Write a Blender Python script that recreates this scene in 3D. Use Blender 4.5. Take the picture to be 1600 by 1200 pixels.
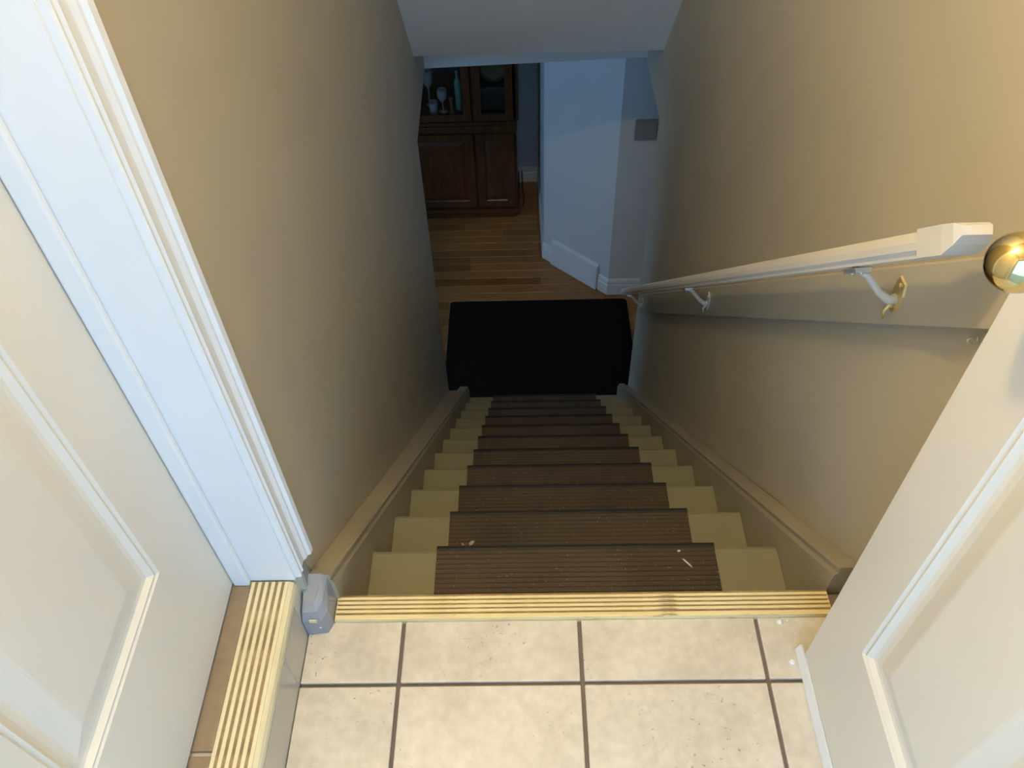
import bpy, bmesh, math, random
from mathutils import Vector, Matrix
random.seed(7)
for o in list(bpy.data.objects):
    bpy.data.objects.remove(o, do_unlink=True)
SC = bpy.context.scene
COL = SC.collection

# ------------------------------------------------------------------ camera
H = 1.43
F_PX, PITCH, YAW, ROLL = 1283.1, math.radians(48.106), math.radians(-1.6865), math.radians(-2.2517)
fw = Vector((math.sin(YAW)*math.cos(PITCH), math.cos(YAW)*math.cos(PITCH), -math.sin(PITCH)))
rt = Vector((math.cos(YAW), -math.sin(YAW), 0))
up = rt.cross(fw)
r2 = rt*math.cos(ROLL) + up*math.sin(ROLL)
u2 = -rt*math.sin(ROLL) + up*math.cos(ROLL)
cd = bpy.data.cameras.new('camera')
cam = bpy.data.objects.new('camera', cd)
COL.objects.link(cam)
cd.sensor_width = 36
cd.lens = F_PX/1600*36
cd.clip_start = 0.01
cam.matrix_world = Matrix(((r2.x, u2.x, -fw.x, 0), (r2.y, u2.y, -fw.y, 0), (r2.z, u2.z, -fw.z, H), (0, 0, 0, 1)))
SC.camera = cam

# ------------------------------------------------------------------ light
W = bpy.data.worlds.new('sky')
SC.world = W
W.use_nodes = True
bg = W.node_tree.nodes['Background']
bg.inputs[0].default_value = (0.34, 0.65, 1.06, 1)
bg.inputs[1].default_value = 3.9

def portal(name, loc, rot, sx, sy):
    l = bpy.data.lights.new(name, 'AREA')
    l.shape = 'RECTANGLE'
    l.size, l.size_y = sx, sy
    l.cycles.is_portal = True
    o = bpy.data.objects.new(name, l)
    o.location, o.rotation_euler = loc, rot
    COL.objects.link(o)
portal('doorway_portal', (0.045, -0.42, 1.03), (math.radians(90), 0, 0), 0.87, 2.05)
portal('basement_window_portal', (-2.56, 3.38, -1.40), (0, math.radians(-90), 0), 1.6, 0.80)

pl = bpy.data.lights.new('landing_ceiling_bulb', 'POINT')
pl.energy = 46
pl.color = (1.0, 0.74, 0.36)
pl.shadow_soft_size = 0.05
po = bpy.data.objects.new('landing_ceiling_bulb', pl)
po.location = (-0.27, 0.63, 2.20)
COL.objects.link(po)

SC.view_settings.view_transform = 'Standard'
SC.view_settings.look = 'None'
SC.view_settings.gamma = 1
SC.view_settings.use_curve_mapping = False
SC.view_settings.exposure = 0.0

# ------------------------------------------------------------------ materials
def srgb(r, g, b):
    f = lambda c: (c/255/12.92) if c/255 <= 0.04045 else ((c/255+0.055)/1.055)**2.4
    return (f(r), f(g), f(b), 1)

class Mat:
    def __init__(s, name, color, rough=0.5, metal=0.0):
        s.m = bpy.data.materials.new(name)
        s.m.use_nodes = True
        s.n, s.l = s.m.node_tree.nodes, s.m.node_tree.links
        s.b = s.n['Principled BSDF']
        s.b.inputs['Base Color'].default_value = color
        s.b.inputs['Roughness'].default_value = rough
        s.b.inputs['Metallic'].default_value = metal
        s.tc = s.n.new('ShaderNodeTexCoord')
        s.vec = s.tc.outputs['Object']
    def mapping(s, scale, offset_random=False):
        mp = s.n.new('ShaderNodeMapping')
        mp.inputs['Scale'].default_value = scale
        src = s.vec
        if offset_random:
            oi = s.n.new('ShaderNodeObjectInfo')
            sc = s.n.new('ShaderNodeVectorMath'); sc.operation = 'SCALE'
            sc.inputs[3].default_value = 7.3
            s.l.new(oi.outputs['Location'], sc.inputs[0])
            ad = s.n.new('ShaderNodeVectorMath')
            s.l.new(s.vec, ad.inputs[0]); s.l.new(sc.outputs[0], ad.inputs[1])
            src = ad.outputs[0]
        s.l.new(src, mp.inputs[0])
        return mp.outputs[0]
    def noise(s, scale, detail=4, vec=None, rough=0.55):
        t = s.n.new('ShaderNodeTexNoise')
        t.inputs['Scale'].default_value = scale
        t.inputs['Detail'].default_value = detail
        t.inputs['Roughness'].default_value = rough
        s.l.new(vec or s.vec, t.inputs['Vector'])
        return t.outputs[0]
    def ramp(s, fac, stops):
        r = s.n.new('ShaderNodeValToRGB')
        e = r.color_ramp.elements
        while len(e) < len(stops): e.new(0.5)
        for el, (p, c) in zip(e, stops):
            el.position, el.color = p, c
        s.l.new(fac, r.inputs[0])
        return r.outputs[0]
    def mix(s, fac, a, b, mode='MIX'):
        m = s.n.new('ShaderNodeMix'); m.data_type = 'RGBA'; m.blend_type = mode
        for sock, v in ((m.inputs[0], fac), (m.inputs[6], a), (m.inputs[7], b)):
            if isinstance(v, (int, float, tuple)): sock.default_value = v
            else: s.l.new(v, sock)
        return m.outputs[2]
    def color(s, out): s.l.new(out, s.b.inputs['Base Color'])
    def bump(s, h, strength=0.2, dist=0.002):
        b = s.n.new('ShaderNodeBump')
        b.inputs['Strength'].default_value = strength
        b.inputs['Distance'].default_value = dist
        s.l.new(h, b.inputs['Height'])
        s.l.new(b.outputs[0], s.b.inputs['Normal'])

def mul(c, k): return (c[0]*k, c[1]*k, c[2]*k, 1)

def paint(name, c, rough=0.4, var=0.06, bump=0.15, scale=60, specks=None):
    M = Mat(name, c, rough)
    n1 = M.noise(3.0, 3)
    col = M.ramp(n1, [(0.3, mul(c, 1-var)), (0.7, mul(c, 1+var))])
    if specks:
        v = M.noise(specks[1], 2)
        col = M.mix(M.ramp(v, [(specks[2], (0, 0, 0, 1)), (specks[2]+0.02, (1, 1, 1, 1))]), col, specks[0])
    M.color(col)
    M.bump(M.noise(scale, 4), bump, 0.002)
    return M.m

WALL = paint('taupe_wall_paint', (0.50, 0.45, 0.345, 1), 0.42, 0.04, 0.18, 45, ((0.62, 0.58, 0.48, 1), 38, 0.80))
WHITEWALL = paint('white_wall_paint', (0.72, 0.73, 0.74, 1), 0.5, 0.03, 0.1)
CEIL = paint('ceiling_paint', (0.77, 0.81, 0.86, 1), 0.6, 0.03, 0.1)
TRIM = paint('white_gloss_trim', (0.80, 0.81, 0.81, 1), 0.28, 0.03, 0.12, 90, ((0.12, 0.11, 0.10, 1), 55, 0.815))
DOOR = paint('cream_door_paint', (0.74, 0.70, 0.62, 1), 0.38, 0.03, 0.1, 120)
SKIRT = paint('skirting_paint', (0.36, 0.315, 0.225, 1), 0.38, 0.10, 0.25, 40)
GREYP = paint('grey_gloss_paint', (0.27, 0.28, 0.30, 1), 0.25, 0.10, 0.2, 60, ((0.75, 0.75, 0.75, 1), 60, 0.74))
TREADP = paint('tread_paint', (0.24, 0.22, 0.135, 1), 0.4, 0.06, 0.15, 50, ((0.2, 0.18, 0.13, 1), 60, 0.76))
RISERP = paint('riser_paint', (0.26, 0.235, 0.15, 1), 0.45, 0.05)
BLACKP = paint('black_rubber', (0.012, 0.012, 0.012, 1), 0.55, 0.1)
PLATE = paint('grey_plastic', (0.30, 0.29, 0.27, 1), 0.4, 0.03)

def tile_mat(name, c, dark):
    M = Mat(name, c, 0.33)
    vec = M.mapping((1, 1, 1), True)
    n = M.noise(9, 6, vec, 0.65)
    col = M.ramp(n, [(0.32, mul(c, 0.86)), (0.5, c), (0.72, mul(c, 1.10))])
    fine = M.noise(55, 4, vec)
    col = M.mix(1.0, col, M.ramp(fine, [(0.35, (0.93, 0.92, 0.90, 1)), (0.65, (1.04, 1.04, 1.04, 1))]), 'MULTIPLY')
    pit = M.noise(120, 2, vec)
    area = M.noise(7, 3, vec)
    pm = M.ramp(pit, [(0.66, (0, 0, 0, 1)), (0.72, (1, 1, 1, 1))])
    am = M.ramp(area, [(0.50, (0, 0, 0, 1)), (0.62, (1, 1, 1, 1))])
    col = M.mix(M.mix(1.0, pm, am, 'MULTIPLY'), col, dark)
    # short fine scratches
    sv = M.mapping((4, 60, 4), True)
    sc_ = M.ramp(M.noise(3, 3, sv), [(0.68, (0, 0, 0, 1)), (0.74, (0.5, 0.5, 0.5, 1))])
    col = M.mix(M.mix(1.0, sc_, am, 'MULTIPLY'), col, dark)
    M.color(col)
    M.bump(n, 0.25, 0.003)
    return M.m
TILE = tile_mat('cream_stone_tile', (0.63, 0.57, 0.48, 1), (0.27, 0.235, 0.19, 1))
BTILE = tile_mat('brown_stone_tile', (0.27, 0.195, 0.12, 1), (0.2, 0.14, 0.08, 1))
RTILE = paint('cream_gloss_tile', (0.50, 0.45, 0.36, 1), 0.25, 0.04, 0.05)
GROUT = paint('brown_grout', (0.20, 0.155, 0.125, 1), 0.8, 0.15, 0.3, 80)
LGROUT = paint('pale_grout', (0.62, 0.58, 0.50, 1), 0.7, 0.05)

def wood(name, c1, c2, c3, stretch, rough=0.35, rand=False, spec_dirt=None):
    M = Mat(name, c2, rough)
    vec = M.mapping(stretch, rand)
    g = M.noise(6, 8, vec, 0.7)
    col = M.ramp(g, [(0.30, c1), (0.5, c2), (0.72, c3)])
    if rand:
        oi = M.n.new('ShaderNodeObjectInfo')
        v = M.ramp(oi.outputs['Random'], [(0.0, (0.58, 0.55, 0.52, 1)), (0.22, (0.86, 0.85, 0.83, 1)), (1.0, (1.08, 1.06, 1.04, 1))])
        col = M.mix(1.0, col, v, 'MULTIPLY')
    if spec_dirt:
        d = M.noise(14, 5, M.mapping((0.7, 5, 5) if stretch[0] < stretch[1] else (5, 0.7, 5)), 0.7)
        col = M.mix(M.ramp(d, [(0.60, (0, 0, 0, 1)), (0.68, (0.8, 0.8, 0.8, 1))]), col, spec_dirt)
    M.color(col)
    M.bump(g, 0.15, 0.001)
    return M.m
OAK = wood('oak_strip', (0.27, 0.115, 0.033, 1), (0.38, 0.17, 0.05, 1), (0.46, 0.22, 0.07, 1), (1.2, 14, 14), 0.3, True)
CAB = wood('cherry_cabinet', (0.05, 0.016, 0.005, 1), (0.095, 0.032, 0.010, 1), (0.145, 0.055, 0.018, 1), (9, 9, 1.0), 0.28)
NOSEX = wood('yellow_pine_across', (0.66, 0.50, 0.21, 1), (0.79, 0.63, 0.31, 1), (0.85, 0.71, 0.40, 1), (1.0, 16, 16), 0.35, False, (0.22, 0.15, 0.07, 1))
NOSEY = wood('yellow_pine_along', (0.62, 0.52, 0.30, 1), (0.74, 0.65, 0.41, 1), (0.82, 0.74, 0.51, 1), (16, 1.0, 16), 0.35, False, (0.30, 0.22, 0.11, 1))
DIRT = wood('groove_dirt', (0.16, 0.11, 0.05, 1), (0.30, 0.21, 0.10, 1), (0.52, 0.40, 0.20, 1), (2, 2, 2), 0.7)
MATRUB = Mat('brown_rubber', (0.075, 0.052, 0.028, 1), 0.42)
_v = MATRUB.mapping((1, 1, 1), True)
_n = MATRUB.noise(5, 6, _v)
MATRUB.color(MATRUB.mix(MATRUB.ramp(MATRUB.noise(170, 2, _v), [(0.70, (0, 0, 0, 1)), (0.73, (0.6, 0.6, 0.6, 1))]),
             MATRUB.ramp(_n, [(0.3, (0.042, 0.028, 0.014, 1)), (0.7, (0.075, 0.05, 0.026, 1))]), (0.5, 0.45, 0.35, 1)))
MATRUB = MATRUB.m
CARPET = Mat('black_mat_pile', (0.009, 0.008, 0.007, 1), 0.95)
CARPET.b.inputs['Specular IOR Level'].default_value = 0.1
CARPET.bump(CARPET.noise(400, 2), 0.6, 0.003)
CARPET = CARPET.m
BRASS = Mat('polished_brass', (0.72, 0.55, 0.24, 1), 0.10, 1.0).m
BRASSD = Mat('dull_brass', (0.74, 0.58, 0.24, 1), 0.35, 0.6).m
CHROME = Mat('bright_metal', (0.66, 0.65, 0.62, 1), 0.3, 0.6).m
BRPAINT = paint('painted_bracket', (0.66, 0.62, 0.54, 1), 0.35, 0.08)
RAILP = paint('white_rail_paint', (0.76, 0.73, 0.67, 1), 0.33, 0.05, 0.15, 70)
TEAL = Mat('teal_glass', (0.10, 0.42, 0.36, 1), 0.15).m
PALE = Mat('pale_glassware', (0.42, 0.44, 0.47, 1), 0.12).m
DARKIN = paint('dark_cabinet_inside', (0.035, 0.022, 0.014, 1), 0.5)
REDG = Mat('dark_red_glaze', (0.16, 0.03, 0.03, 1), 0.2).m
BROWNG = Mat('tan_glaze', (0.20, 0.15, 0.09, 1), 0.3).m
DARKG = paint('dark_green_grey_card', (0.06, 0.065, 0.055, 1), 0.6)
GROUND = paint('outdoor_concrete', (0.32, 0.31, 0.29, 1), 0.9)
GL = bpy.data.materials.new('window_glass'); GL.use_nodes = True
_t = GL.node_tree; _t.nodes.clear()
_o = _t.nodes.new('ShaderNodeOutputMaterial'); _mx = _t.nodes.new('ShaderNodeMixShader')
_tr = _t.nodes.new('ShaderNodeBsdfTransparent'); _gl = _t.nodes.new('ShaderNodeBsdfGlossy')
_gl.inputs['Roughness'].default_value = 0.03
_fr = _t.nodes.new('ShaderNodeFresnel'); _fr.inputs[0].default_value = 1.45
_t.links.new(_fr.outputs[0], _mx.inputs[0]); _t.links.new(_tr.outputs[0], _mx.inputs[1])
_t.links.new(_gl.outputs[0], _mx.inputs[2]); _t.links.new(_mx.outputs[0], _o.inputs[0])

# ------------------------------------------------------------------ mesh helpers
def new_obj(name, me, mat, parent=None):
    o = bpy.data.objects.new(name, me)
    COL.objects.link(o)
    if mat and not me.materials: me.materials.append(mat)
    if parent: o.parent = parent
    return o
def tag(o, label=None, cat=None, group=None, kind=None):
    if label: o['label'] = label
    if cat: o['category'] = cat
    if group: o['group'] = group
    if kind: o['kind'] = kind
    return o
def empty(name, loc=(0, 0, 0)):
    o = bpy.data.objects.new(name, None)
    o.empty_display_size = 0.05
    o.location = loc
    COL.objects.link(o)
    return o
def finish(bm, name, smooth=False):
    bmesh.ops.recalc_face_normals(bm, faces=bm.faces)
    me = bpy.data.meshes.new(name)
    bm.to_mesh(me); bm.free()
    if smooth:
        for p in me.polygons: p.use_smooth = True
    return me
def bm_box(bm, a, b, bev=0):
    x0, y0, z0 = a; x1, y1, z1 = b
    vs = [bm.verts.new(p) for p in ((x0, y0, z0), (x1, y0, z0), (x1, y1, z0), (x0, y1, z0), (x0, y0, z1), (x1, y0, z1), (x1, y1, z1), (x0, y1, z1))]
    fs = [bm.faces.new([vs[i] for i in q]) for q in ((0, 3, 2, 1), (4, 5, 6, 7), (0, 1, 5, 4), (1, 2, 6, 5), (2, 3, 7, 6), (3, 0, 4, 7))]
    if bev:
        es = list({e for f in fs for e in f.edges})
        bmesh.ops.bevel(bm, geom=es, offset=bev, segments=2, affect='EDGES', profile=0.6)
def box(name, a, b, mat, parent=None, bev=0):
    bm = bmesh.new(); bm_box(bm, a, b, bev)
    off = Vector(parent.location) if parent else Vector((0, 0, 0))
    c = (Vector(a)+Vector(b))/2
    bmesh.ops.translate(bm, verts=bm.verts, vec=-c)
    o = new_obj(name, finish(bm, name), mat, parent)
    par = Vector((0, 0, 0)); p = parent
    while p: par += p.location; p = p.parent
    o.location = c - par
    return o
def world_off(parent):
    par = Vector((0, 0, 0)); p = parent
    while p: par += p.location; p = p.parent
    return par
def loft(name, rings, mat, parent=None, closed=True, smooth=False, caps=True):
    """rings: list of equal-length point lists (world coordinates)"""
    bm = bmesh.new(); off = world_off(parent)
    R = [[bm.verts.new(Vector(p)-off) for p in r] for r in rings]
    n = len(R[0])
    for a, b in zip(R[:-1], R[1:]):
        for i in range(n if closed else n-1):
            j = (i+1) % n
            bm.faces.new((a[i], a[j], b[j], b[i]))
    if caps:
        bm.faces.new(R[0]); bm.faces.new(R[-1])
    return new_obj(name, finish(bm, name, smooth), mat, parent)
def lathe(name, prof, base, axis, mat, parent=None, seg=32, smooth=True):
    """prof: (radius, height) pairs along axis from base"""
    ax = Vector(axis).normalized()
    t = Vector((0, 0, 1)) if abs(ax.z) < 0.9 else Vector((1, 0, 0))
    u = ax.cross(t).normalized(); v = ax.cross(u)
    rings = []
    for r, h in prof:
        rings.append([Vector(base)+ax*h+(u*math.cos(2*math.pi*k/seg)+v*math.sin(2*math.pi*k/seg))*max(r, 1e-4) for k in range(seg)])
    return loft(name, rings, mat, parent, True, smooth)
def tube(name, pts, rad, mat, parent=None, seg=10):
    pts = [Vector(p) for p in pts]; rings = []
    prev = None
    for i, p in enumerate(pts):
        d = (pts[min(i+1, len(pts)-1)]-pts[max(i-1, 0)]).normalized()
        u = prev if prev else d.cross(Vector((0.3, 0.2, 1)) if abs(d.z) < 0.9 else Vector((1, 0, 0))).normalized()
        u = (u-d*u.dot(d)).normalized(); prev = u; v = d.cross(u)
        r = rad[i] if isinstance(rad, (list, tuple)) else rad
        rings.append([p+(u*math.cos(2*math.pi*k/seg)+v*math.sin(2*math.pi*k/seg))*r for k in range(seg)])
    return loft(name, rings, mat, parent, True, True)
def prism_z(name, plan, z0, z1, mat, parent=None):
    return loft(name, [[(x, y, z0) for x, y in plan], [(x, y, z1) for x, y in plan]], mat, parent)
def struct(o, label): return tag(o, label, None, None, 'structure')

# ------------------------------------------------------------------ stair dimensions
NS = 11
RISE, RUN, Y1 = 0.2148, 0.2331, 0.972
ZF = -12*RISE                      # basement floor
SL, SR = -0.361, 0.5544            # tread ends
ML, MR = -0.2151, 0.413            # rubber mats
XL0, XL1, XR = -0.405, -0.46, 0.60 # wall faces (left wall flares a little)
YE_L, YE_R = 3.15, 3.29            # where the side walls end
ZH = -0.50                         # underside of the side headers
YB = 3.79                          # header trim board
CT = 2.35                          # landing ceiling
ZU = 0.15                          # raised floor at left doorway
YJ = 0.70                          # far jamb face of left doorway
def xl(y): return XL0+(XL1-XL0)*(y-0.70)/(YE_L-0.70)

# ------------------------------------------------------------------ shell
T = 0.12
struct(prism_z('wall_left', [(XL0, YJ+0.012), (XL1, YE_L), (XL1-T, YE_L), (XL0-T-0.05, YJ+0.012)], ZF, CT, WALL), 'tall taupe painted wall on the left of the stairs')
xb = xl(YB+0.05)
struct(prism_z('wall_left_header', [(XL1, YE_L), (xb, YB+0.05), (xb-T, YB+0.05), (XL1-T, YE_L)], ZH, CT, WALL), 'taupe wall above the opening at the left foot of the stairs')
struct(prism_z('wall_left_doorhead', [(XL0, -0.225), (XL0, YJ+0.012), (XL0-T-0.05, YJ+0.012), (XL0-T-0.05, -0.225)], ZU+2.045, CT, WALL), 'taupe wall above the left cream door')
struct(prism_z('wall_left_near', [(XL0, -0.47), (XL0, -0.225), (XL0-T-0.05, -0.225), (XL0-T-0.05, -0.47)], -0.2, CT, WALL), 'taupe wall on the near side of the left cream door')
# right wall: drywall above a slightly set back lower wall
struct(prism_z('wall_right', [(XR, -0.47), (XR, YE_R), (XR+T, YE_R), (XR+T, -0.47)], -0.25, CT, WALL), 'taupe painted wall carrying the white handrail')
struct(prism_z('wall_right_lower', [(XR+0.004, 0.70), (XR, YE_R), (XR+T, YE_R), (XR+T, 0.70)], ZF, -0.25, WALL), 'lower part of the taupe wall right of the stairs')
struct(prism_z('wall_right_header', [(XR, YE_R), (XR, YB+0.05), (XR+T, YB+0.05), (XR+T, YE_R)], ZH, CT, WALL), 'taupe wall above the opening at the right foot of the stairs')
# back wall with the outside doorway
dw = empty('wall_back')
struct(dw, 'wall behind the landing with the open outside doorway')
box('wall_panel', (XL0, -0.47, -0.2), (-0.39, -0.35, CT), WALL, dw)
box('wall_panel', (0.48, -0.47, -0.2), (XR, -0.35, CT), WALL, dw)
box('wall_panel', (-0.39, -0.47, 2.06), (0.48, -0.35, CT), WALL, dw)
struct(box('ceiling', (XL0-T-0.05, -0.47, CT), (XR+T, 1.5, CT+0.1), CEIL), 'flat ceiling over the landing')
# sloped ceiling
SLP = 1.18; YC, ZC = 3.38, -0.235
yt = YC-(CT-ZC)/SLP
x0c, x1c = XL1-0.0, XR
rings = []
for y, z in ((yt, CT), (YC, ZC)):
    rings.append([(xl(y), y, z), (XR, y, z), (XR, y+0.14, z+0.02), (xl(y), y+0.14, z+0.02)])
struct(loft('ceiling_sloped', rings, CEIL), 'sloped pale ceiling over the lower flight of stairs')
struct(loft('ceiling_soffit', [[(xl(YC), YC, ZC), (xl(YC), YB+0.05, ZC), (xl(YC), YB+0.05, ZC+0.1), (xl(YC), YC+0.14, ZC+0.1)],
                               [(XR, YC, ZC), (XR, YB+0.05, ZC), (XR, YB+0.05, ZC+0.1), (XR, YC+0.14, ZC+0.1)]], CEIL), 'narrow flat soffit at the foot of the sloped ceiling')
struct(loft('trim_1', [[(xl(YB)+0.002, YB-0.02, -0.488), (xl(YB)+0.002, YB, -0.488), (xl(YB)+0.002, YB, ZC), (xl(YB)+0.002, YB-0.02, ZC)],
                       [(XR-0.002, YB-0.02, -0.460), (XR-0.002, YB, -0.460), (XR-0.002, YB, ZC), (XR-0.002, YB-0.02, ZC)]], TRIM), 'white trim board under the sloped ceiling above the stair foot')

# basement room
BX0, BX1, BY0, BY1, BZ = -2.5, 2.0, 2.95, 5.90, -0.30
bf = struct(box('floor_basement', (BX0-0.1, BY0-0.1, ZF-0.12), (BX1+0.1, BY1+0.1, ZF-0.012), OAK), 'oak strip floor of the basement room')
struct(box('ceiling_basement', (BX0-0.1, YB+0.05, BZ), (BX1+0.1, BY1+0.1, BZ+0.1), CEIL), 'ceiling of the basement room')
struct(box('ceiling_basement_left', (BX0-0.1, BY0-0.1, BZ), (XL1-T, YB+0.05, BZ+0.1), CEIL), 'basement ceiling left of the stairs')
struct(box('ceiling_basement_right', (XR+T, BY0-0.1, BZ), (BX1+0.1, YB+0.05, BZ+0.1), CEIL), 'basement ceiling right of the stairs')
struct(box('wall_basement_back', (BX0-0.1, 5.885, ZF), (0.115, BY1+0.1, BZ), WHITEWALL), 'white back wall beside the wooden cabinet')
struct(box('wall_basement_front', (BX0-0.1, BY0-0.1, ZF), (XL1-T, BY0, BZ), WHITEWALL), 'basement wall left of the stair enclosure')
struct(box('wall_basement_front_right', (XR+T, BY0-0.1, ZF), (BX1+0.1, BY0, BZ), WHITEWALL), 'basement wall right of the stair enclosure')
struct(box('wall_basement_right', (BX1, BY0, ZF), (BX1+0.1, 4.455, BZ), WHITEWALL), 'far right basement wall')
# left basement wall with window opening
lw = empty('wall_basement_left'); struct(lw, 'basement wall with the daylight window')
wy0, wy1, wz0, wz1 = 2.98, 3.78, -2.20, -0.60
box('wall_panel', (BX0-0.1, BY0, ZF), (BX0, BY1, wz0), WHITEWALL, lw)
box('wall_panel', (BX0-0.1, BY0, wz1), (BX0, BY1, BZ), WHITEWALL, lw)
box('wall_panel', (BX0-0.1, BY0, wz0), (BX0, wy0, wz1), WHITEWALL, lw)
box('wall_panel', (BX0-0.1, wy1, wz0), (BX0, BY1, wz1), WHITEWALL, lw)
# angled wall block: corner, 45 degree face, straight face
PA, PB = (0.135, 4.885), (0.583, 4.457)
struct(prism_z('wall_basement_angled', [(0.115, 6.0), PA, PB, (2.1, 4.457), (2.1, 6.0)], ZF, BZ, WHITEWALL), 'white angled wall corner in the basement')

# baseboards, moulded profile along a path
def baseboard(name, path, label, h=0.14, t=0.013):
    prof = [(0, 0), (t, 0), (t, h*0.62), (t*0.75, h*0.66), (t*0.75, h*0.74), (t*0.9, h*0.78), (t*0.5, h*0.93), (t*0.15, h), (0, h)]
    rings = []
    n = len(path)
    for i, (x, y) in enumerate(path):
        d0 = Vector((path[i][0]-path[i-1][0], path[i][1]-path[i-1][1])).normalized() if i else None
        d1 = Vector((path[i+1][0]-path[i][0], path[i+1][1]-path[i][1])).normalized() if i < n-1 else None
        n0 = Vector((-d0.y, d0.x)) if d0 else None; n1 = Vector((-d1.y, d1.x)) if d1 else None
        if n0 and n1:
            m = (n0+n1).normalized(); m = m/m.dot(n0)
        else: m = n0 or n1
        rings.append([(x-m.x*a, y-m.y*a, ZF+b) for a, b in prof])
    return struct(loft(name, rings, TRIM), label)
UA = (Vector(PB)-Vector(PA)).normalized()
NA = Vector((-abs(UA.y), -abs(UA.x))).normalized()
def on_angle(s, out=0): p = Vector(PA)+UA*s+NA*out; return (p.x, p.y)
baseboard('baseboard_basement_back', [(-1.6, 5.885), (0.105, 5.885)], 'white moulded baseboard along the basement back wall')
baseboard('baseboard_basement_corner', [(0.116, 5.86), PA, on_angle(0.09)], 'white baseboard wrapping the angled wall corner')
baseboard('baseboard_basement_right', [on_angle(0.535), PB, (1.9, 4.457)], 'white baseboard right of the floor register under the angled wall')

# ------------------------------------------------------------------ oak planks
PW = 0.0826
plank_meshes = {}
def plank_mesh(L):
    L = round(L, 2)
    if L not in plank_meshes:
        bm = bmesh.new(); bm_box(bm, (-L/2, -PW/2+0.0008, -0.006), (L/2, PW/2-0.0008, 0.006))
        top = [e for e in bm.edges if all(v.co.z > 0 for v in e.verts)]
        bmesh.ops.bevel(bm, geom=top, offset=0.0012, segments=1, affect='EDGES')
        plank_meshes[L] = finish(bm, 'plank')
    return plank_meshes[L]
lens = [0.38, 0.55, 0.72, 0.90, 1.10]
y = 3.33 + PW/2
while y < 5.87:
    x = -1.55 - random.random()*0.5
    xmax = 1.5 if y < 4.40 else (0.56-(y-4.457) + 0.03 if y < 4.86 else 0.10)
    while x < xmax-0.02:
        L = random.choice(lens)
        if x+L > xmax: L = max(0.06, math.floor((xmax-x)*100)/100)
        o = new_obj('plank', plank_mesh(L), OAK, bf)
        o.location = Vector((x+L/2, y, ZF-0.006)) - bf.location
        x += L+0.0008
    y += PW

# ------------------------------------------------------------------ landing floor and tiles
lf = struct(box('floor', (-0.413, -0.47, -0.20), (XR, 0.742, -0.010), GROUT), 'landing floor of cream stone tiles with brown grout')
XA, TS, YG = -0.2386, 0.3254, 0.5734
gx = [-0.4135] + [XA+i*TS for i in range(3)] + [XR-0.001]
gy = [0.692, YG, YG-TS, YG-2*TS, -0.46]
for i in range(4):
    for j in range(4):
        a0, a1 = gx[i]+(0.0035 if i else 0), gx[i+1]-(0.0035 if i < 3 else 0)
        b0, b1 = gy[j+1]+0.0035, gy[j]-(0.0035 if j else 0)
        box('tile', (a0, b0, -0.010), (a1, b1, 0.0), TILE, lf, 0.0022)

# raised doorway floor on the left
rf = struct(box('floor_doorway', (-0.60, -0.225, -0.20), (-0.416, YJ+0.012, ZU-0.010), LGROUT), 'raised floor of the left doorway')
for a, b in ((0.415, YJ), (0.02, 0.408), (-0.215, 0.013)):
    box('floor_tile', (-0.56, a, ZU-0.010), (-0.487, b, ZU-0.002), BTILE, rf, 0.0015)
for a, b in ((0.575, 0.668), (0.24, 0.571), (-0.215, 0.236)):
    box('riser_tile', (-0.416, a, -0.008), (-0.4145, b, 0.112), RTILE, rf, 0.001)
dn = empty('doorway_nosing', (-0.447, 0.31, ZU))
tag(dn, 'cream grooved wooden nosing strip along the left doorway step', 'nosing strip')
prof = [(-0.487, 0.116), (-0.4165, 0.116), (-0.4130, 0.120), (-0.4125, 0.134), (-0.4150, 0.142), (-0.4205, 0.1465), (-0.487, 0.1465)]
loft('nosing_base', [[(x, -0.215, z) for x, z in prof], [(x, YJ-0.002, z) for x, z in prof]], NOSEY, dn)
for k in range(5):
    xx = -0.4862+k*0.0116
    box('groove_bed', (xx+0.0060, -0.215, 0.1458), (xx+0.0118, YJ-0.003, 0.1472), DIRT, dn)
for k in range(6):
    xx = -0.4862+k*0.0116
    box('ridge', (xx, -0.215, 0.1455), (xx+0.0064, YJ-0.003, 0.1494), NOSEY, dn, 0.001)

# stair-head nosing
tn = empty('stair_head_nosing', (0.09, 0.72, 0))
tag(tn, 'yellow grooved wooden nosing at the head of the stairs', 'nosing strip')
prof = [(0.692, -0.018), (0.735, -0.020), (0.744, -0.014), (0.747, -0.004), (0.744, 0.004), (0.737, 0.0075), (0.692, 0.0075)]
loft('nosing_base', [[(-0.368, y, z) for y, z in prof], [(0.553, y, z) for y, z in prof]], NOSEX, tn)
for k in range(5):
    yy = 0.6995+k*0.0090
    box('groove_bed', (-0.366, yy+0.0020, 0.0070), (0.551, yy+0.0062, 0.0083), DIRT, tn)
ys = [0.6925, 0.7055, 0.7142, 0.7230, 0.7318]
for k, yy in enumerate(ys):
    box('ridge', (-0.367, yy, 0.0065), (0.552, yy+(0.0085 if k == 0 else 0.0052), 0.0115), NOSEX, tn, 0.001)

# ------------------------------------------------------------------ staircase
st = empty('staircase', (0.097, 3.3, ZF))
tag(st, 'painted wooden basement stairs running down between taupe walls', 'stairs')
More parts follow.
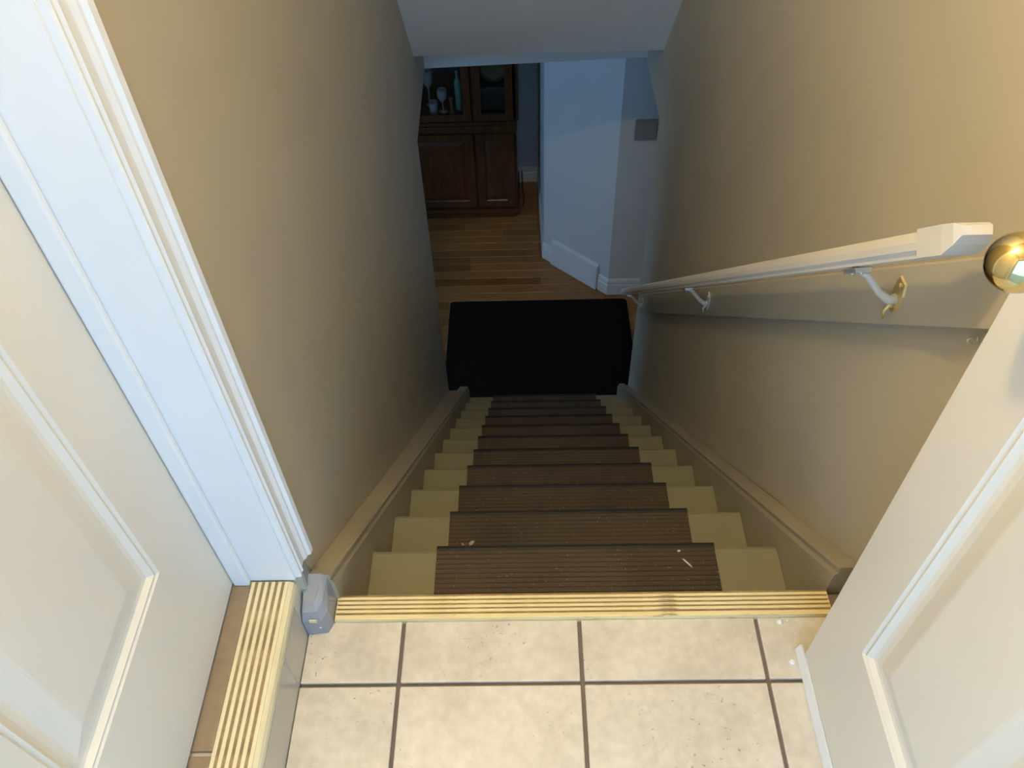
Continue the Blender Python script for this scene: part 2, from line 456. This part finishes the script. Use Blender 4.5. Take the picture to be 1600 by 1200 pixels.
# treads and risers share mesh data
bm = bmesh.new()
prof = [(-RUN-0.02, -0.028), (-0.012, -0.028), (-0.003, -0.024), (0, -0.014), (-0.003, -0.004), (-0.011, 0), (-RUN-0.02, 0)]
A = [bm.verts.new((SL-0.097, a, b)) for a, b in prof]; B = [bm.verts.new((SR-0.097, a, b)) for a, b in prof]
for i in range(len(prof)):
    j = (i+1) % len(prof); bm.faces.new((A[i], A[j], B[j], B[i]))
bm.faces.new(A); bm.faces.new(B)
tread_me = finish(bm, 'tread')
bm = bmesh.new(); bm_box(bm, (SL-0.097, -0.018, 0), (SR-0.097, 0, RISE-0.028)); riser_me = finish(bm, 'riser')
off = st.location
for n in range(NS):
    yn, zn = Y1+n*RUN, -(n+1)*RISE
    o = new_obj('tread', tread_me, TREADP, st); o.location = Vector((0.097, yn, zn))-off
    o = new_obj('riser', riser_me, RISERP, st); o.location = Vector((0.097, yn-0.02, zn-RISE))-off
o = new_obj('riser', riser_me, RISERP, st); o.location = Vector((0.097, 0.74, -RISE))-off
# skirting boards
def skirt(name, xw, xi, sgn, c, y0, y1, ysplit=None, xw2=None):
    def ring(y, w):
        z = c-0.925*y
        return [(w, y, z), (xi-sgn*0.008, y, z), (xi-sgn*0.003, y, z-0.005), (xi-sgn*0.006, y, z-0.020), (xi, y, z-0.030), (xi, y, z-0.262), (w, y, z-0.262)]
    R = [ring(y0, xw(y0))]
    if ysplit: R += [ring(ysplit, xw(ysplit)), ring(ysplit+0.001, xw2), ring(y1-0.02, xw2)]
    e = ring(y1, xw2 if xw2 else xw(y1))
    e = [(a, b, cc-0.012 if i < 3 else cc) for i, (a, b, cc) in enumerate(e)]
    R.append(e)
    return loft(name, R, SKIRT)
sk = struct(skirt('baseboard_left', lambda y: xl(y)+0.001, SL-0.001, 1, 0.783, 0.735, 3.34, YE_L, -0.412), 'sloping tan skirting board along the left side of the stairs')
struct(skirt('baseboard_right', lambda y: XR-0.001, SR+0.001, -1, 0.775, 0.745, 3.40, YE_R, 0.59), 'sloping tan skirting board along the right side of the stairs')
# grey painted end of the left skirting on the landing
bl = loft('skirting_end_block', [
    [(-0.4135, 0.668, 0.001), (-0.377, 0.672, 0.001), (-0.369, 0.690, 0.001), (-0.369, 0.736, 0.001), (-0.4135, 0.736, 0.001)],
    [(-0.4135, 0.668, 0.052), (-0.380, 0.670, 0.052), (-0.370, 0.688, 0.058), (-0.369, 0.736, 0.072), (-0.4135, 0.736, 0.072)],
    [(-0.4120, 0.676, 0.072), (-0.386, 0.678, 0.072), (-0.376, 0.696, 0.080), (-0.372, 0.736, 0.094), (-0.4120, 0.736, 0.094)],
    [(-0.4110, 0.690, 0.082), (-0.392, 0.690, 0.082), (-0.384, 0.704, 0.090), (-0.380, 0.736, 0.104), (-0.4110, 0.736, 0.104)]], GREYP, sk)
bl['label'] = 'grey glossy end block'
loft('caulk_smear', [[(-0.412, 0.712, 0.09), (-0.4035, 0.716, 0.09), (-0.4035, 0.760, 0.06), (-0.412, 0.760, 0.06)],
                     [(-0.412, 0.712, 0.145), (-0.4035, 0.720, 0.145), (-0.4035, 0.738, 0.145), (-0.412, 0.738, 0.145)]], GREYP, sk)
box('chipped_wood_patch', (-0.401, 0.6672, 0.050), (-0.388, 0.6700, 0.058), NOSEY, sk)

# rubber stair mats
def mat_mesh(ribbed):
    bm = bmesh.new()
    d = RUN-0.018
    pr = [(0.006, -0.040), (0.006, -0.004), (0.002, 0.005), (-0.006, 0.006)]
    n = 16
    for k in range(n):
        yy = -0.010-(d-0.022)*k/n; w = (d-0.022)/n
        if ribbed:
            pr += [(yy-w*0.05, 0.0060), (yy-w*0.55, 0.0060), (yy-w*0.62, 0.0046), (yy-w*0.95, 0.0046)]
        else:
            pr += [(yy-w*0.05, 0.0055), (yy-w*0.7, 0.0055), (yy-w*0.75, 0.0051), (yy-w*0.95, 0.0051)]
    pr += [(-d, 0.005), (-d, 0.0004), (0.0012, 0.0004), (0.0012, -0.040)]
    w2 = (MR-ML)/2
    A = [bm.verts.new((-w2, a, b)) for a, b in pr]; B = [bm.verts.new((w2, a, b)) for a, b in pr]
    for i in range(len(pr)):
        j = (i+1) % len(pr); bm.faces.new((A[i], A[j], B[j], B[i]))
    bm.faces.new(A); bm.faces.new(B)
    return finish(bm, 'stair_mat')
mm1, mm2 = mat_mesh(True), mat_mesh(False)
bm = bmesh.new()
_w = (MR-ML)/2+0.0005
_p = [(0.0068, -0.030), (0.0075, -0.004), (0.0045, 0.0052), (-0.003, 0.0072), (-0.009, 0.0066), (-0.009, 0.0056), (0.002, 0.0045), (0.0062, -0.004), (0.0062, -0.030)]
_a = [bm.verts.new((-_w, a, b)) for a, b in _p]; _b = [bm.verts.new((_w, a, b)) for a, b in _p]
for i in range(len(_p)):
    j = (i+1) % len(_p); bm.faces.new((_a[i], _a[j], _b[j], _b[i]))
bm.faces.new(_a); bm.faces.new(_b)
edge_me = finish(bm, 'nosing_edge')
ordn = ['topmost', 'second', 'third', 'fourth', 'fifth', 'sixth', 'seventh', 'eighth', 'ninth', 'tenth', 'lowest']
for n in range(NS):
    o = new_obj('stair_mat', mm1 if n < 3 else mm2, MATRUB)
    o.location = ((ML+MR)/2+random.uniform(-0.003, 0.003), Y1+n*RUN, -(n+1)*RISE)
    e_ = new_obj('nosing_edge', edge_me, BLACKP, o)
    lab = {0: 'dark brown ribbed rubber mat on the topmost stair tread, nearest the landing',
           10: 'dark brown rubber mat on the lowest stair tread, beside the black floor mat'}.get(n, 'dark brown %srubber mat on the %s stair tread from the top' % ('ribbed ' if n < 3 else '', ordn[n]))
    tag(o, lab, 'stair mat', 'rubber mats on the stair treads')

# ------------------------------------------------------------------ black floor mat
def rounded(cx0, cy0, cx1, cy1, r, seg=5):
    out = []
    for (cx, cy, a0) in ((cx1-r, cy1-r, 0), (cx0+r, cy1-r, 90), (cx0+r, cy0+r, 180), (cx1-r, cy0+r, 270)):
        for k in range(seg+1):
            a = math.radians(a0+90*k/seg); out.append((cx+r*math.cos(a), cy+r*math.sin(a)))
    return out
fm = empty('floor_mat', (0.085, 3.9, ZF)); tag(fm, 'black rectangular mat on the wooden floor at the stair foot', 'floor mat')
P0 = rounded(-0.550, 3.42, 0.716, 4.395, 0.03); P1 = rounded(-0.546, 3.424, 0.712, 4.391, 0.028); P2 = rounded(-0.530, 3.44, 0.696, 4.375, 0.02)
loft('mat_backing', [[(x, y, ZF+0.0005) for x, y in P0], [(x, y, ZF+0.006) for x, y in P0], [(x, y, ZF+0.008) for x, y in P1]], CARPET, fm)
loft('mat_pile', [[(x, y, ZF+0.007) for x, y in P2], [(x, y, ZF+0.011) for x, y in P2]], CARPET, fm)

# ------------------------------------------------------------------ left door, jamb, casing
def door(name, xf, sgn, ylatch, z0, width, height, panels_s, panels_z, label, thick=0.035):
    """door parallel to Y; visible face at xf, facing sgn*x; s runs from the latch edge towards -Y"""
    d = empty(name, (xf, ylatch-width, z0)); struct(d, label)
    ss = [0]+[v for p in panels_s for v in p]+[width]
    zs = [0]+[v for p in panels_z for v in p]+[height]
    bm = bmesh.new(); off = Vector(d.location)
    xb_ = xf-sgn*thick
    def B(s0, s1, a, b):
        xs = sorted((xf, xb_))
        bm_box(bm, Vector((xs[0], ylatch-s1, z0+a))-off, Vector((xs[1], ylatch-s0, z0+b))-off)
    for i in range(0, len(ss)-1, 2): B(ss[i], ss[i+1], 0, height)
    for (s0, s1) in panels_s:
        for i in range(0, len(zs)-1, 2): B(s0, s1, zs[i], zs[i+1])
    bmesh.ops.remove_doubles(bm, verts=bm.verts, dist=1e-5)
    new_obj('door_slab', finish(bm, 'door_slab'), DOOR, d)
    steps = [(0, 0), (0.004, -0.0035), (0.009, -0.0015), (0.016, -0.008), (0.022, -0.0095), (0.032, -0.0095), (0.060, -0.0025), (0.064, -0.002)]
    for (s0, s1) in panels_s:
        for (a, b) in panels_z:
            rings = []
            for ins, dep in steps:
                x = xf+sgn*dep
                rings.append([(x, ylatch-s0-ins, z0+a+ins), (x, ylatch-s1+ins, z0+a+ins), (x, ylatch-s1+ins, z0+b-ins), (x, ylatch-s0-ins, z0+b-ins)])
            bm = bmesh.new()
            R = [[bm.verts.new(Vector(p)-off) for p in r] for r in rings]
            for p, q in zip(R[:-1], R[1:]):
                for i in range(4): bm.faces.new((p[i], p[(i+1) % 4], q[(i+1) % 4], q[i]))
            bm.faces.new(R[-1])
            # closed back
            bk = [bm.verts.new(Vector((xb_+sgn*0.004, p[1], p[2]))-off) for p in rings[0]]
            for i in range(4): bm.faces.new((R[0][i], R[0][(i+1) % 4], bk[(i+1) % 4], bk[i]))
            bm.faces.new(bk)
            new_obj('door_panel', finish(bm, 'door_panel'), DOOR, d)
    return d
PZ = [(0.262, 0.86), (1.03, 1.58), (1.70, 1.90)]
door('door_1', -0.517, 1, YJ-0.002, ZU+0.006, 0.905, 2.02, [(0.131, 0.420), (0.500, 0.774)], PZ, 'closed cream panelled door on the left')
jb = empty('trim_2', (-0.46, YJ, ZU)); struct(jb, 'white jamb and moulded casing of the left door')
box('jamb', (-0.565, YJ, ZU-0.002), (-0.411, YJ+0.012, ZU+2.045), TRIM, jb)
box('door_stop', (-0.5155, YJ-0.011, ZU-0.001), (-0.488, YJ, ZU+2.03), TRIM, jb, 0.003)
cp = [(0.003, 0.0), (0.003, 0.008), (0.006, 0.0105), (0.010, 0.0085), (0.013, 0.0085), (0.016, 0.0115), (0.021, 0.0075), (0.036, 0.0085), (0.042, 0.013), (0.046, 0.014), (0.049, 0.0195), (0.058, 0.021), (0.063, 0.018), (0.065, 0.0125), (0.065, 0.0)]
def casing(y0, sg, name='casing'):
    rr = []
    for z in (ZU-0.001, ZU+2.10):
        rr.append([(XL0-0.006+b, y0+sg*a, z) for a, b in cp])
    return loft(name, rr, TRIM, jb)
casing(YJ+0.002, 1)
box('jamb', (-0.565, -0.222, ZU-0.002), (-0.411, -0.210, ZU+2.045), TRIM, jb)
casing(-0.215, -1)
box('head_jamb', (-0.565, -0.210, ZU+2.033), (-0.411, YJ, ZU+2.045), TRIM, jb)
box('head_casing', (-0.410, -0.215, ZU+2.04), (-0.392, YJ+0.002, ZU+2.10), TRIM, jb, 0.004)

# ------------------------------------------------------------------ right door with knob
d2 = door('door_2', 0.480, -1, 0.612, 0.022, 0.850, 2.02, [(0.104, 0.372), (0.478, 0.746)], [(0.240, 0.86), (1.03, 1.58), (1.70, 1.90)], 'open cream panelled door with a brass knob on the right')
loft('door_sweep', [[(0.4705, y, 0.002), (0.476, y, 0.002), (0.4798, y, 0.0215), (0.4760, y, 0.0235)] for y in (-0.230, 0.630)], TRIM, d2)
kb = empty('door_knob', Vector((0.48, 0.545, 0.966))-d2.location); kb.parent = d2
def lathe_in(name, prof, base, axis, mat, parent): return lathe(name, prof, base, axis, mat, parent)
lathe_in('rosette', [(0.033, 0.0), (0.033, 0.003), (0.028, 0.008), (0.014, 0.011), (0.010, 0.012)], (0.480, 0.545, 0.966), (-1, 0, 0), BRASS, kb)
lathe_in('shank', [(0.010, 0.010), (0.0095, 0.022), (0.011, 0.036)], (0.480, 0.545, 0.966), (-1, 0, 0), BRASS, kb)
lathe_in('ball', [(0.0265*math.sin(math.pi*k/20), 0.060-0.0265*math.cos(math.pi*k/20)) for k in range(21)], (0.480, 0.545, 0.966), (-1, 0, 0), BRASS, kb)

# ------------------------------------------------------------------ handrail
bb = loft('trim_3', [[(XR-0.020, y, 1.497-0.925*y), (XR-0.017, y, 1.502-0.925*y), (XR-0.0005, y, 1.502-0.925*y), (XR-0.0005, y, 1.377-0.925*y), (XR-0.020, y, 1.377-0.925*y)] for y in (0.66, 3.18)], WALL)
struct(bb, 'taupe backing board behind the handrail brackets')
hr = empty('handrail', (0.51, 3.2, 1.52-0.925*3.2)); tag(hr, 'white painted wooden handrail on brass brackets along the right wall', 'handrail')
ax = Vector((0, 1, -0.925)).normalized(); nr = Vector((0, 0.925, 1)).normalized()
def rail_ring(y, c, prof):
    base = Vector((0.511, y, c-0.925*y))
    return [base+Vector((a, 0, 0))+nr*b for a, b in prof]
rp = []
for k in range(7):
    a = math.radians(180-180*k/6); rp.append((0.0215*math.cos(a), 0.020+0.016*math.sin(a)))
rp += [(0.0215, 0.010), (0.017, 0.004), (0.017, 0.0), (-0.017, 0.0), (-0.017, 0.004), (-0.0215, 0.010)]
loft('rail', [rail_ring(y, 1.500, rp) for y in (0.805, 3.215)], RAILP, hr)
def sqr(hw, b0, b1): return [(-hw, b1), (hw, b1), (hw, b0), (-hw, b0)]
loft('end_block', [rail_ring(0.8045, 1.500, sqr(0.0218, 0.0, 0.036)), rail_ring(0.760, 1.500, sqr(0.0218, 0.0, 0.036)),
                   rail_ring(0.742, 1.500, sqr(0.0205, 0.010, 0.035)), rail_ring(0.732, 1.500, sqr(0.017, 0.020, 0.031))], RAILP, hr)
loft('end_cap', [rail_ring(3.2155, 1.500, rp), rail_ring(3.219, 1.500, rp)], BLACKP, hr)
for yb_, mt in ((0.958, BRASSD), (1.945, BRPAINT), (3.050, BRPAINT)):
    zb = 1.440-0.925*yb_
    br = empty('bracket', Vector((XR-0.02, yb_, zb))-hr.location); br.parent = hr
    # wall plate: rounded shield
    pts = [(-0.012, 0.030), (0.012, 0.030), (0.017, 0.010), (0.015, -0.012), (0.007, -0.034), (-0.007, -0.034), (-0.015, -0.012), (-0.017, 0.010)]
    loft('wall_plate', [[(XR-0.0202, yb_+a, zb+b) for a, b in pts], [(XR-0.0235, yb_+a*0.92, zb+b*0.95) for a, b in pts]], mt, br)
    ys_ = yb_+0.022; zs_ = 1.500-0.925*ys_-0.006
    tube('arm', [(XR-0.022, yb_, zb-0.008), (XR-0.034, yb_+0.001, zb-0.010), (XR-0.050, yb_+0.006, zb+0.002), (XR-0.072, yb_+0.014, (zb+zs_)/2+0.012), (0.511, ys_, zs_)], [0.0095, 0.0075, 0.0065, 0.006, 0.006], BRPAINT, br)
    tube('lower_prong', [(XR-0.024, yb_, zb-0.012), (XR-0.034, yb_-0.002, zb-0.030), (XR-0.032, yb_-0.004, zb-0.046)], [0.005, 0.0035, 0.002], mt, br, 8)
    c0 = Vector((0.511, ys_, zs_+0.003))
    loft('saddle', [[c0+Vector((a, 0, 0))+ax*s_+nr*b for a, b in ((-0.013, 0), (0.013, 0), (0.011, -0.007), (-0.011, -0.007))] for s_ in (-0.024, 0.024)], CHROME, br)
    for s_ in (-0.017, 0.017):
        lathe('screw', [(0.0045, 0.006), (0.0045, 0.0085), (0.002, 0.0105)], c0+ax*s_, -nr, CHROME, br, 10)
    for s_ in (0.020, -0.022):
        lathe('screw', [(0.004, 0.0), (0.004, 0.002), (0.001, 0.003)], (XR-0.0235, yb_, zb+s_), (-1, 0, 0), mt, br, 10)
hk = empty('cup_hook', (XR, 0.79, 0.62)); tag(hk, 'tiny painted cup hook under the handrail backing board', 'hook')
lathe('flange', [(0.004, 0), (0.004, 0.0015), (0.0015, 0.002)], (XR-0.0005, 0.775, 0.640), (-1, 0, 0), BRPAINT, hk, 12)
tube('hook', [(XR-0.002, 0.775, 0.640)]+[(XR-0.009+0.004*math.sin(a), 0.775, 0.637+0.004*math.cos(a)) for a in [0, -0.8, -1.6, -2.4, -3.2, -4.0]], 0.0012, BRPAINT, hk, 8)

# ------------------------------------------------------------------ wooden display cabinet
cb = empty('display_cabinet', (-0.62, 5.62, ZF)); tag(cb, 'dark cherry wooden display cabinet with glazed upper doors', 'cabinet')
CY, CYB = 5.37, 5.865
CX0, CX1 = -1.20, -0.055
def cbox(n, a, b, m=CAB, p=cb, bev=0.003): return box(n, a, b, m, p, bev)
cbox('plinth', (CX0+0.03, CY+0.02, ZF+0.001), (CX1-0.03, CYB, ZF+0.065))
cbox('base_moulding', (CX0-0.012, CY-0.018, ZF+0.065), (CX1+0.012, CYB, ZF+0.105), bev=0.01)
cbox('lower_body', (CX0, CY+0.012, ZF+0.105), (CX1, CYB, -1.79))
cbox('waist_moulding', (CX0-0.006, CY-0.02, -1.79), (CX1+0.006, CYB, -1.745), bev=0.008)
cbox('waist_rail', (CX0-0.004, CY-0.005, -1.745), (CX1+0.004, CYB, -1.72))
# upper carcass (open box)
UX1 = CX1+0.02
cbox('upper_side', (UX1-0.02, CY+0.012, -1.72), (UX1, CYB, -0.62)); cbox('upper_side', (CX0-0.02, CY+0.012, -1.72), (CX0, CYB, -0.62))
cbox('upper_back', (CX0, CYB-0.012, -1.72), (UX1-0.02, CYB, -0.62), DARKIN, cb, 0)
cbox('upper_top', (CX0-0.04, CY-0.02, -0.62), (UX1+0.02, CYB, -0.58), bev=0.01)
cbox('upper_floor', (CX0, CY+0.012, -1.72), (UX1-0.02, CYB-0.012, -1.700), DARKIN, cb, 0)
cbox('shelf', (CX0, CY+0.05, -1.235), (UX1-0.02, CYB-0.012, -1.22), CAB, cb, 0)
cbox('divider', (-0.372, CY+0.015, -1.70), (-0.357, CYB-0.012, -0.62), CAB, cb, 0)
cbox('divider', (-0.912, CY+0.015, -1.70), (-0.897, CYB-0.012, -0.62), CAB, cb, 0)
def cdoor(x0, x1, z0, z1, glass, fr=0.055):
    nm = 'glass_door' if glass else 'cupboard_door'
    d = empty(nm, Vector(((x0+x1)/2, CY, z0))-cb.location); d.parent = cb
    y0_, y1_ = CY-0.010, CY+0.010
    box('stile', (x0, y0_, z0), (x0+fr, y1_, z1), CAB, d, 0.003); box('stile', (x1-fr, y0_, z0), (x1, y1_, z1), CAB, d, 0.003)
    box('door_rail', (x0+fr, y0_, z0), (x1-fr, y1_, z0+fr*0.9), CAB, d, 0.003); box('door_rail', (x0+fr, y0_, z1-fr*0.9), (x1-fr, y1_, z1), CAB, d, 0.003)
    a0, a1, b0, b1 = x0+fr, x1-fr, z0+fr*0.9, z1-fr*0.9
    if glass:
        box('pane', (a0, CY-0.001, b0), (a1, CY+0.002, b1), GL, d)
    else:
        rings = []
        for ins, dep in ((0, 0.0), (0.008, 0.006), (0.014, 0.006), (0.045, -0.004), (0.05, -0.004)):
            rings.append([(a0+ins, CY+dep, b0+ins), (a1-ins, CY+dep, b0+ins), (a1-ins, CY+dep, b1-ins), (a0+ins, CY+dep, b1-ins)])
        loft('raised_panel', [[(p[0], CY+0.01, p[2]) for p in rings[0]]]+rings, CAB, d)
for g, z0, z1 in ((False, ZF+0.125, -1.815), (True, -1.705, -0.64)):
    cdoor(-0.355, -0.075, z0, z1, g); cdoor(-0.895, -0.375, z0, z1, g); cdoor(CX0+0.02, -0.915, z0, z1, g)

# glassware behind the panes
def ware(name, x, y, z, prof, mat, label, cat, tilt=0):
    o = lathe(name, [(r, h) for r, h in prof], (0, 0, 0), (0, 0, 1), mat, None, 20)
    o.location = (x, y, z); o.rotation_euler = (0, tilt, 0)
    tag(o, label, cat, 'glassware in the display cabinet'); return o
zs0 = -1.6995
ware('bottle', -0.470, 5.52, zs0, [(0.0, 0), (0.023, 0.001), (0.024, 0.01), (0.024, 0.20), (0.020, 0.225), (0.010, 0.245), (0.010, 0.285), (0.013, 0.287), (0.013, 0.300), (0, 0.301)], TEAL, 'tall slim turquoise bottle behind the cabinet glass', 'bottle')
ware('wine_glass', -0.585, 5.50, zs0, [(0, 0), (0.034, 0.001), (0.034, 0.004), (0.006, 0.010), (0.005, 0.07), (0.020, 0.085), (0.036, 0.115), (0.036, 0.15), (0.030, 0.175), (0.028, 0.172), (0.033, 0.14), (0.0, 0.09)], PALE, 'pale stemmed wine glass left of the turquoise bottle', 'glass')
ware('tumbler', -0.650, 5.46, zs0, [(0, 0), (0.028, 0.001), (0.033, 0.10), (0.031, 0.10), (0.026, 0.008), (0, 0.007)], PALE, 'short pale tumbler at the cabinet\'s visible left edge', 'glass')
ware('goblet', -0.690, 5.60, zs0, [(0, 0), (0.03, 0.001), (0.03, 0.004), (0.006, 0.012), (0.006, 0.13), (0.035, 0.17), (0.040, 0.24), (0.036, 0.27), (0.034, 0.265), (0.036, 0.22), (0, 0.16)], PALE, 'tall pale goblet at the back left of the cabinet', 'glass')
ware('candlestick', -0.520, 5.47, zs0, [(0, 0), (0.024, 0.001), (0.024, 0.008), (0.010, 0.018), (0.012, 0.05), (0.008, 0.07), (0.014, 0.10), (0.014, 0.125), (0, 0.126)], BROWNG, 'small tan candlestick in front of the turquoise bottle', 'candlestick')
ware('small_vase', -0.425, 5.48, zs0, [(0, 0), (0.016, 0.001), (0.026, 0.03), (0.024, 0.06), (0.011, 0.085), (0.016, 0.10), (0.013, 0.099), (0, 0.07)], REDG, 'small dark red vase right of the turquoise bottle', 'vase')

pt = lathe('serving_platter', [(0, 0), (0.06, 0.001), (0.095, 0.010), (0.115, 0.016), (0.116, 0.020), (0.09, 0.014), (0, 0.008)], (0, 0, 0), (0, -1, 0), BROWNG, None, 28)
pt.location = (-0.21, 5.60, -1.394); pt.rotation_euler = (math.radians(-12), 0, 0); pt.scale = (1, 1, 1.08)
tag(pt, 'tan oval platter standing behind the narrow right cabinet pane', 'platter', 'glassware in the display cabinet')
cb2 = box('keepsake_box', (-0.31, 5.50, zs0), (-0.10, 5.66, zs0+0.175), DARKG, None, 0.006)
tag(cb2, 'dark grey box at the bottom behind the narrow right cabinet pane', 'box')

# ------------------------------------------------------------------ basement wall details
rg = empty('floor_register', (*on_angle(0.31), ZF)); tag(rg, 'pale flat baseboard register cover under the angled white wall', 'register cover')
def reg(s0, s1, prof, name, mat):
    return loft(name, [[(*on_angle(s, o_), ZF+z_) for o_, z_ in prof] for s in (s0, s1)], mat, rg)
reg(0.095, 0.530, [(0.001, 0.004), (0.030, 0.004), (0.030, 0.012), (0.022, 0.205), (0.001, 0.222)], 'cover', TRIM)
reg(0.108, 0.517, [(0.0295, 0.022), (0.0315, 0.022), (0.0245, 0.192), (0.0225, 0.192)], 'front_panel', TRIM)
for s in (0.118, 0.507):
    lathe('screw', [(0.004, 0), (0.004, 0.002), (0.001, 0.003)], (*on_angle(s, 0.0280), ZF+0.105), (NA.x, NA.y, 0.04), CHROME, rg, 10)
sw = empty('wall_switch_box', (0.735, 4.457, -1.25)); tag(sw, 'small grey control box on the white wall at right', 'control box')
box('housing', (0.668, 4.425, -1.312), (0.802, 4.4565, -1.190), PLATE, sw, 0.006)
box('cover_rim', (0.672, 4.422, -1.196), (0.798, 4.4555, -1.188), PLATE, sw, 0.003)
# cord and outlet plate
cord = tube('power_cord', [(-0.022, 5.862, ZF+0.12), (-0.020, 5.84, ZF+0.05), (-0.020, 5.80, ZF+0.006), (-0.015, 5.72, ZF+0.005), (-0.008, 5.64, ZF+0.005), (-0.010, 5.575, ZF+0.005), (-0.020, 5.53, ZF+0.005)], 0.005, BLACKP)
tag(cord, 'thin black cord lying on the floor beside the wooden cabinet', 'cord')

# debris on the stairs and paint spots on the landing
flake = Mat('dry_paint_flake', (0.38, 0.34, 0.26, 1), 0.7).m
def chip(name, x, y, z, L, w, rot, mat, label, cat):
    bm = bmesh.new()
    pts = [(-L/2, -w*0.4), (-L*0.1, -w/2), (L/2, -w*0.2), (L*0.4, w*0.4), (0, w/2), (-L*0.45, w*0.3)]
    A = [bm.verts.new((a, b, 0)) for a, b in pts]; B = [bm.verts.new((a*0.9, b*0.9, 0.0012)) for a, b in pts]
    for i in range(6): bm.faces.new((A[i], A[(i+1) % 6], B[(i+1) % 6], B[i]))
    bm.faces.new(A); bm.faces.new(B)
    o = new_obj(name, finish(bm, name), mat); o.location = (x, y, z); o.rotation_euler = (0, 0, rot)
    tag(o, label, cat, 'debris on the stairs')
zm = 0.0065
chip('paint_flake', -0.153, 1.112, -2*RISE+zm, 0.017, 0.011, 0.6, flake, 'larger tan paint flake on the second rubber mat', 'debris')
chip('paint_flake', -0.176, 1.108, -2*RISE+zm, 0.010, 0.006, 2.0, flake, 'smaller tan paint flake at the left on the second rubber mat', 'debris')
chip('straw_bit', 0.348, 0.924, -RISE+zm, 0.030, 0.004, -0.9, RAILP, 'short white straw on the right of the topmost rubber mat', 'debris')
chip('paint_speck', 0.333, 0.955, -RISE+zm, 0.008, 0.005, 0, RAILP, 'white speck near the straw on the topmost rubber mat', 'debris')
for x, y, r in ((0.455, 0.683, 0.0058), (0.461, 0.607, 0.0058), (0.470, 0.685, 0.0025), (0.478, 0.66, 0.0016)):
    o = lathe('paint_drip', [(r, 0.0), (r*0.8, 0.0007), (0.0002, 0.001)], (x, y, 0.0002), (0, 0, 1), TRIM, lf, 12)

# outdoors beyond the doorway
struct(box('ground_outside', (-5, -6, -0.25), (5, -0.47, -0.12), GROUND), 'concrete ground outside the doorway')
